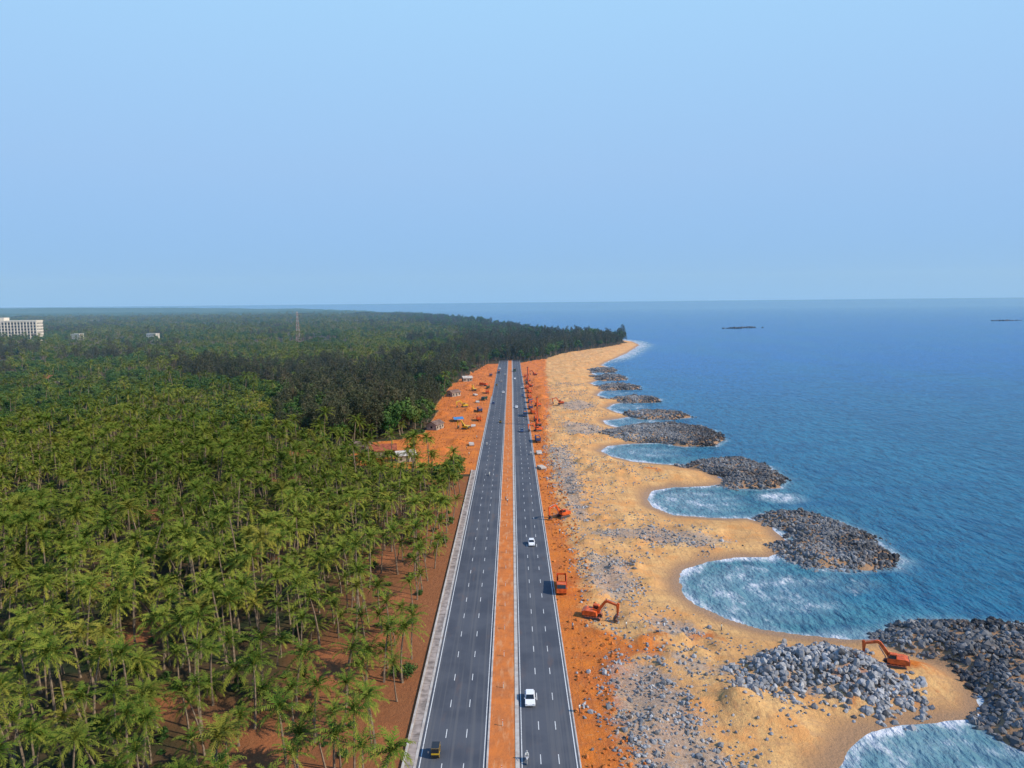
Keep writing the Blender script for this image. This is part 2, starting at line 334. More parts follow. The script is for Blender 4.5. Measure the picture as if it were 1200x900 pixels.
rocks('loose_stones',np.stack([p[:,0],p[:,1],H(p[:,0],p[:,1])+r*.2],1),r,rng.uniform(.3,.75,len(p)))
EARTH=simple('laterite_clods',(.42,.14,.04),.95,.1,.4,1.)
p=np.concatenate([np.stack([rng.uniform(10.5,20,2600),rng.uniform(85,640,2600)],1),np.stack([rng.uniform(-48,-17.8,2600),rng.uniform(300,800,2600)],1)])
p=p[(rng.random(len(p))<vn(p[:,0],p[:,1],7,41)**1.5*1.4)];r=rng.uniform(.12,.5,len(p))
rocks('laterite_clods',np.stack([p[:,0],p[:,1],H(p[:,0],p[:,1])+r*.2],1),r,np.zeros(len(p)),EARTH)
for (ax,ay,sx) in [(559,1841,22),(600,1870,30),(1494,2225,35)]:
    n=60;P=np.stack([ax+rng.normal(0,sx*.5,n),ay+rng.normal(0,6,n),np.full(n,SEA)],1);rocks('offshore_rock',P,rng.uniform(2,4.5,n),rng.uniform(0,.12,n))

# ------------------------------------------------------------------ trees
SRC=bpy.data.collections.new('tree_species')
def palm_mesh(name,seed,h):
    R=random.Random(seed);V=[];Fc=[];mi=[];leaf_tint=[]
    lean=R.uniform(0,6.28);la=R.uniform(.3,1.8)
    def base(tt): return Vector((math.cos(lean)*la*tt*tt,math.sin(lean)*la*tt*tt,h*tt))
    ns=5;sg=6
    for i in range(sg+1):
        tt=i/sg;rr=.24*(1-tt)+.13*tt+(.12 if i==0 else 0);b=base(tt)
        for j in range(ns):
            a=6.283*j/ns;V.append((b.x+rr*math.cos(a),b.y+rr*math.sin(a),b.z-(.5 if i==0 else 0)));leaf_tint.append(0)
    for i in range(sg):
        for j in range(ns): Fc.append((i*ns+j,i*ns+(j+1)%ns,(i+1)*ns+(j+1)%ns,(i+1)*ns+j));mi.append(1)
    top=base(1)
    for c_ in range(9):
        a=R.uniform(0,6.28);q=top+Vector((math.cos(a)*.38,math.sin(a)*.38,-.35+R.uniform(-.2,.1)));s_=.17;b=len(V)
        for dx,dy,dz in [(s_,0,0),(0,s_,0),(-s_,0,0),(0,-s_,0),(0,0,s_*1.3),(0,0,-s_*1.3)]: V.append((q.x+dx,q.y+dy,q.z+dz));leaf_tint.append(.5)
        for f in [(0,1,4,4),(1,2,4,4),(2,3,4,4),(3,0,4,4),(1,0,5,5),(2,1,5,5),(3,2,5,5),(0,3,5,5)]:
            Fc.append(tuple(b+q_ for q_ in f));mi.append(2)
    nf=R.randint(19,27);Lf=R.uniform(.85,1.15)
    for f in range(nf):
        u=f/nf;az=f*2.39996+R.uniform(-.3,.3)
        el=math.radians(78-u*106+R.uniform(-10,10));L=R.uniform(3.6,4.7)*Lf*(1-.2*(u<.12))
        old=max(0,(u-.72)/.28)*R.uniform(.2,1.)
        d=Vector((math.cos(az),math.sin(az),0));side=Vector((-math.sin(az),math.cos(az),0))
        p=top.copy();n=10;pts=[p.copy()];e=el;tans=[]
        for i in range(n):
            tv=d*math.cos(e)+Vector((0,0,math.sin(e)));tans.append(tv);p=p+tv*(L/n);pts.append(p.copy());e-=math.radians(3.2+i*1.05)*(1.15-.5*u)
        for i in range(0,n,3):
            b=len(V);w_=.07;j_=min(i+3,n)
            for q,ww in ((pts[i],w_),(pts[j_],w_*.7)):
                V.append(tuple(q+side*ww));V.append(tuple(q-side*ww));leaf_tint+= [.8,.8]
            Fc.append((b,b+1,b+3,b+2));mi.append(0)
        tw=R.uniform(-.35,.35);fy=R.uniform(-.08,.22)
        for i in range(1,n+1):
            tt=i/n;ll=(.74*math.sin(math.pi*min(1,.16+tt*.74))+.10)*R.uniform(.85,1.15)
            tv=tans[i-1];up=side.cross(tv)
            if up.z<0: up=-up
            for sgn in (-1,1):
                dr=side*sgn*.74+tv*.85-Vector((0,0,.10+.30*R.random()))+up*(.12+sgn*tw)
                dr.normalize();q=pts[i]-tv*R.uniform(0,.25);b=len(V);hw=tv*.135
                V+=[tuple(q-hw),tuple(q+hw),tuple(q+dr*ll+hw*.35-Vector((0,0,.08))),tuple(q+dr*ll*.97-hw*.25-Vector((0,0,.08)))]
                a0=max(0,.02+fy+.45*tt*tt+old*.7);leaf_tint+=[min(1,a0*.5)]*2+[min(1,a0+.2)]*2
                Fc.append((b,b+1,b+2,b+3));mi.append(0)
    return mesh_np(name,V,Fc,None,False,dict(leaf_tint=leaf_tint),[PALML,BARK,COCO],mi)
def bushy_mesh(name,seed,h,kind,mat,nl):
    R=random.Random(seed);V=[];Fc=[];mi=[];leaf_tint=[]
    def limb(a,b,ra,rb):
        ax=(b-a).normalized();s1=ax.orthogonal().normalized();s2=ax.cross(s1);bb=len(V)
        for q,rr in ((a,ra),(b,rb)):
            for j in range(5):
                an=6.283*j/5;V.append(tuple(q+s1*rr*math.cos(an)+s2*rr*math.sin(an)));leaf_tint.append(0)
        for j in range(5): Fc.append((bb+j,bb+(j+1)%5,bb+5+(j+1)%5,bb+5+j));mi.append(1)
    clumps=[]
    if kind=='broad':
        limb(Vector((0,0,-.5)),Vector((0,0,h*.5)),.35,.2)
        for i in range(11):
            a=R.uniform(0,6.28);rr=h*.30*math.sqrt(R.random());cz=h*(.48+.42*R.random()*(1-rr/(h*.45)))
            c_=Vector((rr*math.cos(a),rr*math.sin(a),cz));limb(Vector((0,0,h*.4)),c_,.14,.05);clumps.append((c_,h*R.uniform(.13,.2)))
        ls=.95
    else:
        limb(Vector((0,0,-.5)),Vector((R.uniform(-.5,.5),R.uniform(-.5,.5),h*.85)),.28,.05)
        for i in range(18):
            tt=.30+.60*i/17;a=i*2.4+R.uniform(-.5,.5);rr=h*.15*(1.35-tt)*R.uniform(.4,1.5)
            c_=Vector((rr*math.cos(a),rr*math.sin(a),h*tt+R.uniform(-.5,.8)));limb(Vector((0,0,h*(tt-.07))),c_,.07,.03);clumps.append((c_,h*.085*(1.75-tt)*R.uniform(.7,1.2)))
        ls=.95
    per=nl//len(clumps)
    for c_,r_ in clumps:
        tone=R.uniform(-.15,.4)
        for i in range(per):
            v=Vector((R.gauss(0,1),R.gauss(0,1),R.gauss(0,1)));v.normalize();rad=r_*R.random()**.4*R.uniform(.8,1.2)
            q=c_+Vector((v.x,v.y,v.z*(.75 if kind=='broad' else 1.1)))*rad
            nrm=(v+Vector((R.gauss(0,.6),R.gauss(0,.6),R.gauss(0,.6)+.3))).normalized()
            s1=nrm.orthogonal().normalized();s1.rotate(Matrix.Rotation(R.uniform(0,6.28),3,nrm));s2=nrm.cross(s1)
            l1=ls*R.uniform(.35,.75)*.8;l2=l1*(.6 if kind=='broad' else .35);b=len(V)
            V+=[tuple(q+s1*l1),tuple(q+s2*l2),tuple(q-s1*l1),tuple(q-s2*l2)];a0=min(1,max(0,tone+.35*v.z+.1));leaf_tint+=[a0]*4  # leaf colour goes paler towards the top of each clump
            Fc.append((b,b+1,b+2,b+3));mi.append(0)
    return mesh_np(name,V,Fc,None,False,dict(leaf_tint=leaf_tint),[mat,BARK],mi)
PM=[palm_mesh('coconut_palm_mesh',i,hh) for i,hh in enumerate((8,10,12,9.5,13.5,6,11,14.5,4.5,16))]
NP=len(PM)
species=[('a%d'%i,m) for i,m in enumerate(PM)]
species+=[('b%d'%i,bushy_mesh('broadleaf_mesh',20+i,9+i*1.3,'broad',BROAD,900)) for i in range(3)]
species+=[('c%d'%i,bushy_mesh('casuarina_mesh',40+i,15+2.5*i,'cas',CASL,1100)) for i in range(3)]
for nme,m in species:
    o=bpy.data.objects.new(nme,m);SRC.objects.link(o)
def scatter(name,P,sc,rot,idx):
    me=bpy.data.meshes.new(name);me.vertices.add(len(P));me.vertices.foreach_set('co',np.asarray(P,np.float32).ravel())
    a=me.attributes.new('sc','FLOAT','POINT');a.data.foreach_set('value',np.asarray(sc,np.float32))
    a=me.attributes.new('rt','FLOAT_VECTOR','POINT');a.data.foreach_set('vector',np.asarray(rot,np.float32).ravel())
    a=me.attributes.new('ix','INT','POINT');a.data.foreach_set('value',np.asarray(idx,np.int32))
    o=obj(name,me)
    ng=bpy.data.node_groups.new(name,'GeometryNodeTree')
    ng.interface.new_socket('Geometry',in_out='INPUT',socket_type='NodeSocketGeometry');ng.interface.new_socket('Geometry',in_out='OUTPUT',socket_type='NodeSocketGeometry')
    N=ng.nodes;L=ng.links;gi=N.new('NodeGroupInput');go=N.new('NodeGroupOutput');ip=N.new('GeometryNodeInstanceOnPoints');ci=N.new('GeometryNodeCollectionInfo')
    ci.inputs['Collection'].default_value=SRC;ci.inputs['Separate Children'].default_value=True;ci.inputs['Reset Children'].default_value=True
    def na(n,t):
        q=N.new('GeometryNodeInputNamedAttribute');q.data_type=t;q.inputs['Name'].default_value=n
        return [s for s in q.outputs if s.enabled and s.name=='Attribute'][0]
    er=N.new('FunctionNodeEulerToRotation')
    L.new(gi.outputs[0],ip.inputs['Points']);L.new(ci.outputs[0],ip.inputs['Instance']);ip.inputs['Pick Instance'].default_value=True
    L.new(na('ix','INT'),ip.inputs['Instance Index']);L.new(na('rt','FLOAT_VECTOR'),er.inputs[0]);L.new(er.outputs[0],ip.inputs['Rotation']);L.new(na('sc','FLOAT'),ip.inputs['Scale'])
    L.new(ip.outputs[0],go.inputs[0]);md=o.modifiers.new('scatter','NODES');md.node_group=ng
    return o
def jgrid(y0,y1,s,margin=90,xr=None):
    yy=np.arange(y0,y1,s);out=[]
    for q in yy:
        x0=-(.78*q+margin);x1=xr(q);n=int((x1-x0)/s)
        if n>0: out.append(np.stack([x1-np.arange(n)*s,np.full(n,q)],1))
    p=np.concatenate(out);return p+rng.uniform(-.6,.6,p.shape)*s
def edge(q): return -20.5 if q<829 else float(np.interp(q,BND_Y,BND_X)) if q<1400 else float(np.interp(q,[1400,1600,2000,2700,3900,5600],[150,90,0,-150,-480,-1130]))
BLD_EX=[(-83,333,9),(-94,322,8),(-60,330,8),(-428,689,14),(-401,1375,12),(-337,640,10),(-240,560,10)]
allp=[];
for (y0,y1,s) in [(82,330,4.7),(330,620,6.),(620,1200,8.0),(1200,2200,12.5),(2200,4200,20)]:
    p=jgrid(y0,y1,s,xr=edge);allp.append(np.column_stack([p,np.full(len(p),s)]))
p=np.concatenate(allp);px,py,ps=p.T
kp=~inside(px,py,CLEAR)
for ax,ay,r in GAPS: kp&=np.hypot(px-ax,py-ay)>r*rng.uniform(.45,1.05,len(px))
for ax,ay,r in BLD_EX: kp&=np.hypot(px-ax,(py-ay+r*.6))>r
kp&=~((px>-46)&(py<175)&(rng.random(len(px))<.14))
kp&=~((px>-19.3)&(px<11)&(py<862))
kp&=~((py>829)&(px>np.array([edge(q) for q in py])+1))
kp&=~((px<-300)&(vn(px,py,60,91)>.80)&(py<1600))
kp&=rng.random(len(px))>.04+.22*(vn(px,py,17,92)>.62)
p=p[kp];px,py,ps=p.T;n=len(px)
mixn=vn(px,py,55,31);cas=inside(px,py,CASU)|((py>829)&(px>np.interp(py,BND_Y,BND_X)-90-.25*(py-829)))|((py>640)&(px>-75)&(px<0))
idx=rng.integers(0,NP,n)
br=(rng.random(n)<np.clip((py-240)/400,0,.9)*np.clip(mixn*2.2-.5,0,1));idx[br]=NP+rng.integers(0,3,br.sum())
idx[cas]=NP+3+rng.integers(0,3,cas.sum());swap=cas&(rng.random(n)<.22);idx[swap]=NP+rng.integers(0,3,swap.sum())
somec=(~cas)&(py>400)&(vn(px,py,90,77)>.66)&(rng.random(n)<.6);idx[somec]=NP+3+rng.integers(0,3,somec.sum())
sc=rng.uniform(.68,1.12,n)*(1+.35*np.clip((ps-6)/14,0,1)*1.6);sc[swap]*=1.3
sc[(idx>=NP+3)&(py>1300)]*=.7
sc*=.76+.48*vn(px,py,38,8)
incas=inside(px,py,CASU)&(idx>=NP);sc[incas]*=1.2
zz=np.zeros(n)-.1+rng.uniform(-1.5,0,n)*(idx<NP)*(py>185)
rot=np.column_stack([rng.normal(0,.08,n),rng.normal(0,.08,n),rng.uniform(0,6.28,n)])
near=(py<185)&(px>-165)&(idx<NP)
for i in np.where(near)[0]:
    o=bpy.data.objects.new('coconut_palm',PM[idx[i]]);o.location=(px[i],py[i],0);o.rotation_euler=rot[i];o.scale=(sc[i],)*3;COL.objects.link(o)
m=~near
scatter('palm_and_tree_forest',np.column_stack([px,py,zz])[m],sc[m],rot[m],idx[m])
un=jgrid(84,420,5.,60,xr=lambda q:-19.5);u=rng.random(len(un))<.4
for ax,ay,r in GAPS: u&=np.hypot(un[:,0]-ax,un[:,1]-ay)>r
un=un[u&(un[:,0]<-19)&~inside(un[:,0],un[:,1],CLEAR)];k_=len(un)
scatter('undergrowth_shrubs',np.column_stack([un,np.full(k_,-1.)]),rng.uniform(.16,.38,k_),np.column_stack([np.zeros(k_),np.zeros(k_),rng.uniform(0,6,k_)]),NP+rng.integers(0,3,k_))
k=M('distant_forest');c=k.mix(k.mr(k.noise(.01,6,rough=.7),.35,.65),(.024,.062,.045),(.055,.10,.06));k.fin(c,1,.05);DF=k.m
gx=np.arange(-16000,200,45.);gy=np.concatenate([np.arange(4050,8000,60.),np.arange(8000,24000,300.)]);XX,YY=np.meshgrid(gx,gy);cx=XX.ravel();cy=YY.ravel()
s_=shore(cx,cy);hz=np.where(s_>60,5+16*vn(cx,cy,90,3)**2+6*vn(cx,cy,400,4),-6)
nx=len(gx);ny=len(gy);ii=(np.arange(ny-1)[:,None]*nx+np.arange(nx-1)[None]).ravel()
obj('distant_forest',mesh_np('distant_forest',np.stack([cx,cy,hz],1),np.stack([ii,ii+1,ii+1+nx,ii+nx],1),DF,False))

# ------------------------------------------------------------------ built objects
class B:
    def __init__(s): s.V=[];s.F=[];s.m=[]
    def prism(s,prof,x0,x1,mi,tx=0.0):
        b=len(s.V);n=len(prof)
        zmin=min(q[1] for q in prof);zmax=max(q[1] for q in prof)
        for xx,sg in ((x0,1),(x1,-1)):
            for (yy,zz) in prof: s.V.append((xx+sg*tx*(zz-zmin)/(zmax-zmin+1e-6),yy,zz))
        s.F.append(tuple(b+i for i in range(n)));s.F.append(tuple(b+n+i for i in range(n))[::-1]);s.m+=[mi,mi]
        for i in range(n):
            j=(i+1)%n;s.F.append((b+i,b+n+i,b+n+j,b+j));s.m.append(mi)
    def box(s,c,d,mi,tx=0.0):
        (cx,cy,cz),(dx,dy,dz)=c,d;s.prism([(cy-dy/2,cz-dz/2),(cy+dy/2,cz-dz/2),(cy+dy/2,cz+dz/2),(cy-dy/2,cz+dz/2)],cx-dx/2,cx+dx/2,mi,tx)
    def wheel(s,x,y,r,w,mi,hub=None):
        pr=[(y+r*math.cos(a*math.pi/7),r+r*math.sin(a*math.pi/7)) for a in range(14)];s.prism(pr,x-w/2,x+w/2,mi)
        if hub is not None:
            pr=[(y+.5*r*math.cos(a*math.pi/4),r+.5*r*math.sin(a*math.pi/4)) for a in range(8)];s.prism(pr,x-w/2-.02,x+w/2+.02,hub)
    def beam(s,a,b,w,mi):
        a=Vector(a);b=Vector(b);ax=(b-a).normalized();u=ax.orthogonal().normalized()*w/2;v=ax.cross(u);k0=len(s.V)
        for q in (a,b):
            for e in (u+v,u-v,-u-v,-u+v): s.V.append(tuple(q+e))
        s.F+=[(k0,k0+1,k0+2,k0+3),(k0+7,k0+6,k0+5,k0+4)]+[(k0+i,k0+4+i,k0+4+(i+1)%4,k0+(i+1)%4) for i in range(4)];s.m+=[mi]*6
    def done(s,name,mats,bev=.0):
        me=bpy.data.meshes.new(name);me.from_pydata(s.V,[],s.F)
        for m in mats: me.materials.append(m)
        me.polygons.foreach_set('material_index',s.m)
        bm=bmesh.new();bm.from_mesh(me);bmesh.ops.recalc_face_normals(bm,faces=bm.faces)
        if bev: bmesh.ops.bevel(bm,geom=[e for e in bm.edges if e.is_manifold and e.calc_face_angle(0)>.5 and e.calc_length()>bev*4],offset=bev,segments=1,affect='EDGES',clamp_overlap=True)
        bm.to_mesh(me);bm.free();return me
def paint(n,c): return simple(n,c,.35,.5,.06)
WHT=paint('white_car_paint',(.75,.75,.75));ORG=simple('orange_machine_paint',(.60,.10,.018),.5,.4,.3,1.5);YEL=paint('yellow_paint',(.62,.38,.02))
TYRE=simple('tyre_rubber',(.02,.02,.02),.8,.2);GLS=simple('vehicle_glass',(.015,.02,.025),.12,.6,.05);STEEL=simple('dark_steel',(.06,.06,.06),.6,.4);BLKP=paint('black_paint',(.02,.02,.022))
SIL=simple('hub_metal',(.4,.4,.4),.4,.5,.1);GRN=paint('dark_green_paint',(.025,.07,.04));BLUEP=paint('dark_blue_paint',(.04,.07,.16));BLUE=simple('blue_tarp',(.06,.20,.42),.6,.2);ROOF=simple('clay_tile_roof',(.26,.075,.04),.85,.15,.4,.8);WALL=simple('whitewashed_wall',(.62,.58,.50),.85,.15,.12,.6);WALL2=simple('plastered_wall',(.34,.29,.24),.9,.1,.3,.5);SKINM=simple('skin',(.20,.11,.07),.6,.3);SHIRT=simple('shirt_cloth',(.55,.55,.5),.9,.1);TROU=simple('trouser_cloth',(.04,.05,.09),.9,.1);HAIR=simple('black_hair',(.01,.01,.01),.6,.3);SOILB=simple('laterite_load',(.45,.14,.04),.95,.1)
def car(P=WHT):
    b=B();b.prism([(-2.1,.32),(-2.15,.8),(-1.95,.96),(.95,1.0),(1.95,.82),(2.15,.6),(2.12,.32)],-.86,.86,0)
    b.prism([(-1.85,.95),(-1.45,1.42),(.25,1.45),(1.05,.98)],-.78,.78,1,.12);b.prism([(-1.5,1.42),(.3,1.45),(.2,1.52),(-1.4,1.5)],-.68,.68,0)
    for yy,z2 in ((-.55,1.4),(.22,1.44)): b.beam((-.80,yy+.12,.98),(-.68,yy,z2),.09,0);b.beam((.80,yy+.12,.98),(.68,yy,z2),.09,0)
    for sx in (-.78,.78):
        b.wheel(sx,-1.3,.33,.2,2,3);b.wheel(sx,1.3,.33,.2,2,3);b.box((sx*.8,2.14,.68),(.34,.06,.14),3);b.box((sx*.85,-2.14,.75),(.25,.06,.16),4);b.box((sx*1.22,.75,1.02),(.16,.1,.12),0)
    return b.done('car',[P,GLS,TYRE,SIL,ORG],.03)
def rickshaw():
    b=B();b.prism([(-1.3,.3),(-1.3,.95),(-.4,.95),(-.35,.45),(.5,.42),(.75,1.0),(1.15,.9),(1.3,.4),(1.2,.3)],-.62,.62,1)
    b.prism([(-1.28,1.0),(-1.2,1.68),(.65,1.72),(.55,1.62),(-1.1,1.58),(-1.18,1.0)],-.62,.62,1)
    b.prism([(-1.31,.7),(-1.31,.95),(-1.28,.95),(-1.28,.7)],-.6,.6,0)
    b.prism([(-1.25,.95),(-1.15,1.6),(-1.1,1.6),(-1.15,.95)],-.6,.6,1);b.box((-.61,-.8,1.28),(.04,.8,.66),1);b.box((.61,-.8,1.28),(.04,.8,.66),1);b.box((-.63,-.8,.8),(.03,.8,.14),0);b.box((.63,-.8,.8),(.03,.8,.14),0)
    b.prism([(.75,1.0),(.6,1.64),(.63,1.64),(.8,1.0)],-.55,.55,2);b.wheel(-.58,-.85,.25,.14,3);b.wheel(.58,-.85,.25,.14,3);b.wheel(0,1.1,.25,.14,3);b.box((0,-.7,.75),(1.0,.5,.35),3)
    return b.done('rickshaw',[YEL,BLKP,GLS,TYRE],.02)
def truck(P=None):
    b=B();b.box((0,-.3,.85),(.9,7.4,.28),2);b.prism([(2.1,.75),(2.1,2.75),(3.6,2.75),(3.95,1.75),(3.98,.65)],-1.2,1.2,0,.06)
    b.prism([(3.66,2.62),(3.98,1.8),(4.0,1.8),(3.7,2.62)],-1.05,1.05,1);b.box((-1.2,2.95,2.15),(.05,.9,.7),1);b.box((1.2,2.95,2.15),(.05,.9,.7),1)
    b.prism([(-4.1,1.15),(-4.25,2.6),(1.9,2.6),(1.9,2.75),(2.35,2.95),(2.35,2.85),(1.85,1.15)],-1.25,-1.13,0);b.prism([(-4.1,1.15),(-4.25,2.6),(1.9,2.6),(1.85,1.15)],1.13,1.25,0)
    b.box((0,-1.1,1.2),(2.25,5.9,.12),0);b.box((0,1.85,2.0),(2.25,.1,1.7),0);b.box((0,-4.15,1.9),(2.25,.1,1.35),0)
    for yy in np.arange(-3.7,1.8,.9): b.box((-1.29,yy,1.88),(.08,.12,1.4),0);b.box((1.29,yy,1.88),(.08,.12,1.4),0)
    b.prism([(-4.0,1.3),(-3.9,2.2),(-2.4,2.75),(-.9,2.6),(.6,2.9),(1.75,2.3),(1.8,1.3)],-1.1,1.1,4,.35)
    for yy in (-3.1,-1.8,2.9):
        for sx in (-1,1): b.wheel(sx,yy,.5,.34,3,5)
    return b.done('truck',[P or ORG,GLS,STEEL,TYRE,SOILB,SIL],.04)
def excav(mast=False,P=None):
    b=B()
    for sx in (-1.15,1.15):
        pr=[(1.5+.42*math.cos(a),.42+.42*math.sin(a)) for a in np.linspace(-1.57,1.57,6)]+[(-1.5-.42*math.cos(a),.42+.42*math.sin(-a)) for a in np.linspace(-1.57,1.57,6)]
        b.prism(pr,sx-.28,sx+.28,2)
        for yy in np.linspace(-1.5,1.5,6): b.box((sx,yy,.88),(.6,.2,.06),2)
    b.box((0,0,.75),(1.7,1.8,.35),2);b.prism([(-2.2,1.0),(-2.3,1.9),(-1.6,2.15),(.3,2.05),(.9,1.9),(1.1,1.0)],-1.3,1.3,0)
    b.box((0,-2.15,1.45),(2.4,.5,.95),2);b.prism([(-.2,1.9),(-.15,2.95),(1.1,2.95),(1.45,2.0),(1.45,1.15),(-.2,1.15)],-1.32,-.38,0);b.prism([(-.05,2.0),(-.02,2.82),(1.12,2.82),(1.48,2.0)],-1.35,-.35,1)
    if not mast:
        b.prism([(.8,1.6),(.7,2.0),(2.6,4.5),(3.1,4.75),(5.6,3.9),(5.6,3.55),(3.2,4.15),(2.9,3.95),(1.3,1.6)],.0,.45,0)
        b.prism([(5.2,3.7),(5.5,4.4),(5.95,4.2),(5.7,1.4),(5.4,1.35)],.06,.38,0);b.prism([(5.8,1.5),(5.35,1.6),(4.7,1.1),(4.6,.5),(5.0,.1),(5.75,.25),(5.5,.6),(5.2,.75),(5.4,1.1)],-.35,.8,2)
        b.beam((.1,1.6,1.5),(.1,2.9,3.6),.14,3);b.beam((.38,1.6,1.5),(.38,2.9,3.6),.14,3);b.beam((.22,3.4,4.8),(.22,5.5,4.35),.14,3)
    else:
        b.box((.2,2.1,8.5),(.7,.7,15),0)
        for q in np.arange(1.5,15.5,1.0): b.beam((-.18,2.5,q),(.58,2.5,q+.9),.09,2)
        b.beam((.2,-1.6,2.1),(.2,1.8,11),.2,2);b.box((.2,2.6,16.2),(.9,1.4,.4),2);b.box((.2,2.9,3.2),(.8,.8,1.4),2);b.beam((.2,2.9,.1),(.2,2.9,15.8),.25,3)
    return b.done('machine',[P or ORG,GLS,STEEL,SIL],.03)
def person_mesh():
    P=[(0,0,.95),(0,.0,1.15),(0,0,1.38),(0,0,1.5),(0,.01,1.62),(0,.01,1.72),(.2,0,1.4),(.27,.05,1.12),(.26,.16,.88),(-.2,0,1.4),(-.27,-.03,1.12),(-.26,.02,.86),(.1,0,.88),(.12,.12,.48),(.12,.05,.06),(.12,.2,.04),(-.1,0,.88),(-.12,-.05,.48),(-.12,-.2,.08),(-.12,-.06,.04)]
    E=[(0,1),(1,2),(2,3),(3,4),(4,5),(2,6),(6,7),(7,8),(2,9),(9,10),(10,11),(0,12),(12,13),(13,14),(14,15),(0,16),(16,17),(17,18),(18,19)]
    Rr=[.15,.14,.16,.06,.1,.08,.07,.05,.035,.07,.05,.035,.1,.07,.045,.04,.1,.07,.045,.04]
    me=bpy.data.meshes.new('p');me.from_pydata(P,E,[]);o=bpy.data.objects.new('p',me);COL.objects.link(o)
    o.modifiers.new('s','SKIN');o.modifiers.new('u','SUBSURF').levels=1
    for i,r in enumerate(Rr): me.skin_vertices[0].data[i].radius=(r,r)
    me.skin_vertices[0].data[0].use_root=True
    dg=bpy.context.evaluated_depsgraph_get();m2=bpy.data.meshes.new_from_object(o.evaluated_get(dg));bpy.data.objects.remove(o)
    m2.materials.clear()
    for m in (SHIRT,TROU,SKINM,HAIR): m2.materials.append(m)
    for p_ in m2.polygons:
        c_=p_.center;p_.material_index=3 if c_.z>1.66 else 2 if c_.z>1.47 else 1 if c_.z<.95 and abs(c_.x)<.22 else 2 if abs(c_.x)>.22 and c_.z<1.15 else 0;p_.use_smooth=True
    return m2
PERS=person_mesh()
def bike():
    b=B();b.wheel(0,-.65,.3,.1,1);b.wheel(0,.68,.3,.1,1);b.prism([(-.8,.75),(-.1,.7),(.1,.9),(.4,.9),(.35,.55),(-.1,.35),(-.5,.4)],-.13,.13,0);b.box((0,-.35,.8),(.26,.7,.1),1)
    b.beam((0,.68,.3),(0,.42,1.0),.07,2);b.beam((-.33,.38,1.03),(.33,.38,1.03),.04,2);b.box((0,.55,.88),(.16,.12,.16),0)
    b.prism([(-.45,.85),(-.42,1.2),(-.28,1.45),(-.12,1.42),(-.1,1.1),(-.15,.85)],-.2,.2,3,.03)
    for s_ in (-1,1):
        b.beam((s_*.2,-.2,1.38),(s_*.26,.1,1.15),.1,3);b.beam((s_*.26,.1,1.15),(s_*.3,.38,1.05),.07,4);b.beam((s_*.13,-.25,.88),(s_*.2,.15,.78),.15,5);b.beam((s_*.2,.15,.78),(s_*.18,0,.35),.11,5)
    pr=[(-.18+.13*math.cos(a*.785),1.62+.14*math.sin(a*.785)) for a in range(8)];b.prism(pr,-.11,.11,6)
    return b.done('bike',[WHT,TYRE,STEEL,SHIRT,SKINM,TROU,BLKP],.02)
CAR,RIK,TRK,EXC,RIG,BIK=car(),rickshaw(),truck(),excav(),excav(True),bike()
CARD=car(BLUEP);CARS=car(SIL);TRKB=truck(BLUEP);TRKG=truck(GRN);EXY=excav(False,YEL)
zr=.108;PI=math.pi
for m_,ax,ay,ar in [(CAR,2.6,121.6,PI),(CAR,5.2,205.2,PI),(CAR,-6.8,560,0),(CAR,2.8,480,PI),(CARD,-13,500,0),(CARS,-9.6,640,0),(CARS,7.9,590,PI),(CARD,5.1,390,PI),(CARD,7.8,540,PI),(CAR,2.6,660,PI),(CARS,-6.6,700,0),(CAR,-12.7,760,0)]: obj('car',m_,(ax,ay,zr),ar)
for ax,ay in [(-12.4,106.7),(-7,420),(-12.8,610)]: obj('auto_rickshaw',RIK,(ax,ay,zr),0)
for ax,ay,ar in [(-12.6,353,0),(1.7,104.6,PI),(-9.5,290,0),(8.3,330,PI)]: obj('motorcycle',BIK,(ax,ay,zr),ar)
def gz(x_,y_): return float(H(np.array([float(x_)]),np.array([float(y_)]))[0])
for m_,ax,ay,ar in [(TRK,11.6,172,PI*.98),(TRK,13,455,.1),(TRKB,12.6,505,3.0),(TRK,13,560,.2),(TRK,-20,430,.1),(TRKG,-20,520,2.9),(TRK,-24,610,.8),(TRKB,12,475,.02),(TRKG,12.8,620,3.1),(TRK,12.5,530,.1),(TRKB,-21,465,.2),(TRK,-19,560,0),(TRK,12.5,680,0),(TRKB,-20,690,0),(TRKB,12.6,362,.05),(TRK,12.4,588,0),(TRKG,-19.5,590,0)]: obj('dump_truck',m_,(ax,ay,0),ar)
for m_,ax,ay,ar in [(TRKB,7.9,445,PI),(TRKG,2.7,735,PI),(TRKB,-12.9,720,0)]: obj('dump_truck',m_,(ax,ay,.1),ar)
for ex,ey,er in [(17.6,156.4,-1.9),(16.2,231.9,2.2),(73.6,134.5,1.2),(33,493.5,1.5),(14.5,425,.3),(14,640,.5),(22,700,1),(13.8,392,2.),(17,487,2)]:
    obj('excavator',EXC,(ex,ey,gz(ex,ey)),er)
for ex,ey,er in [(-26,400,1.),(-32,486,2),(-30,575,.4)]: obj('excavator',EXY,(ex,ey,gz(ex,ey)),er)
obj('drilling_rig',RIG,(14.6,408,0),.3);obj('drilling_rig',RIG,(15,600,0),1.)
for ax,ay,ar in [(-2,249,0),(-2.6,252,2),(11,118,1),(12.5,150,2),(24,150,1),(30,190,2.5),(14,215,0),(45,152,1),(-20,330,1),(-22,345,2),(-18.5,372,0),(20,300,1),(33,300,3),(13,268,2),(58,205,1)]:
    obj('person',PERS,(ax,ay,gz(ax,ay)+(.2 if -4<ax<0 else 0)),ar)
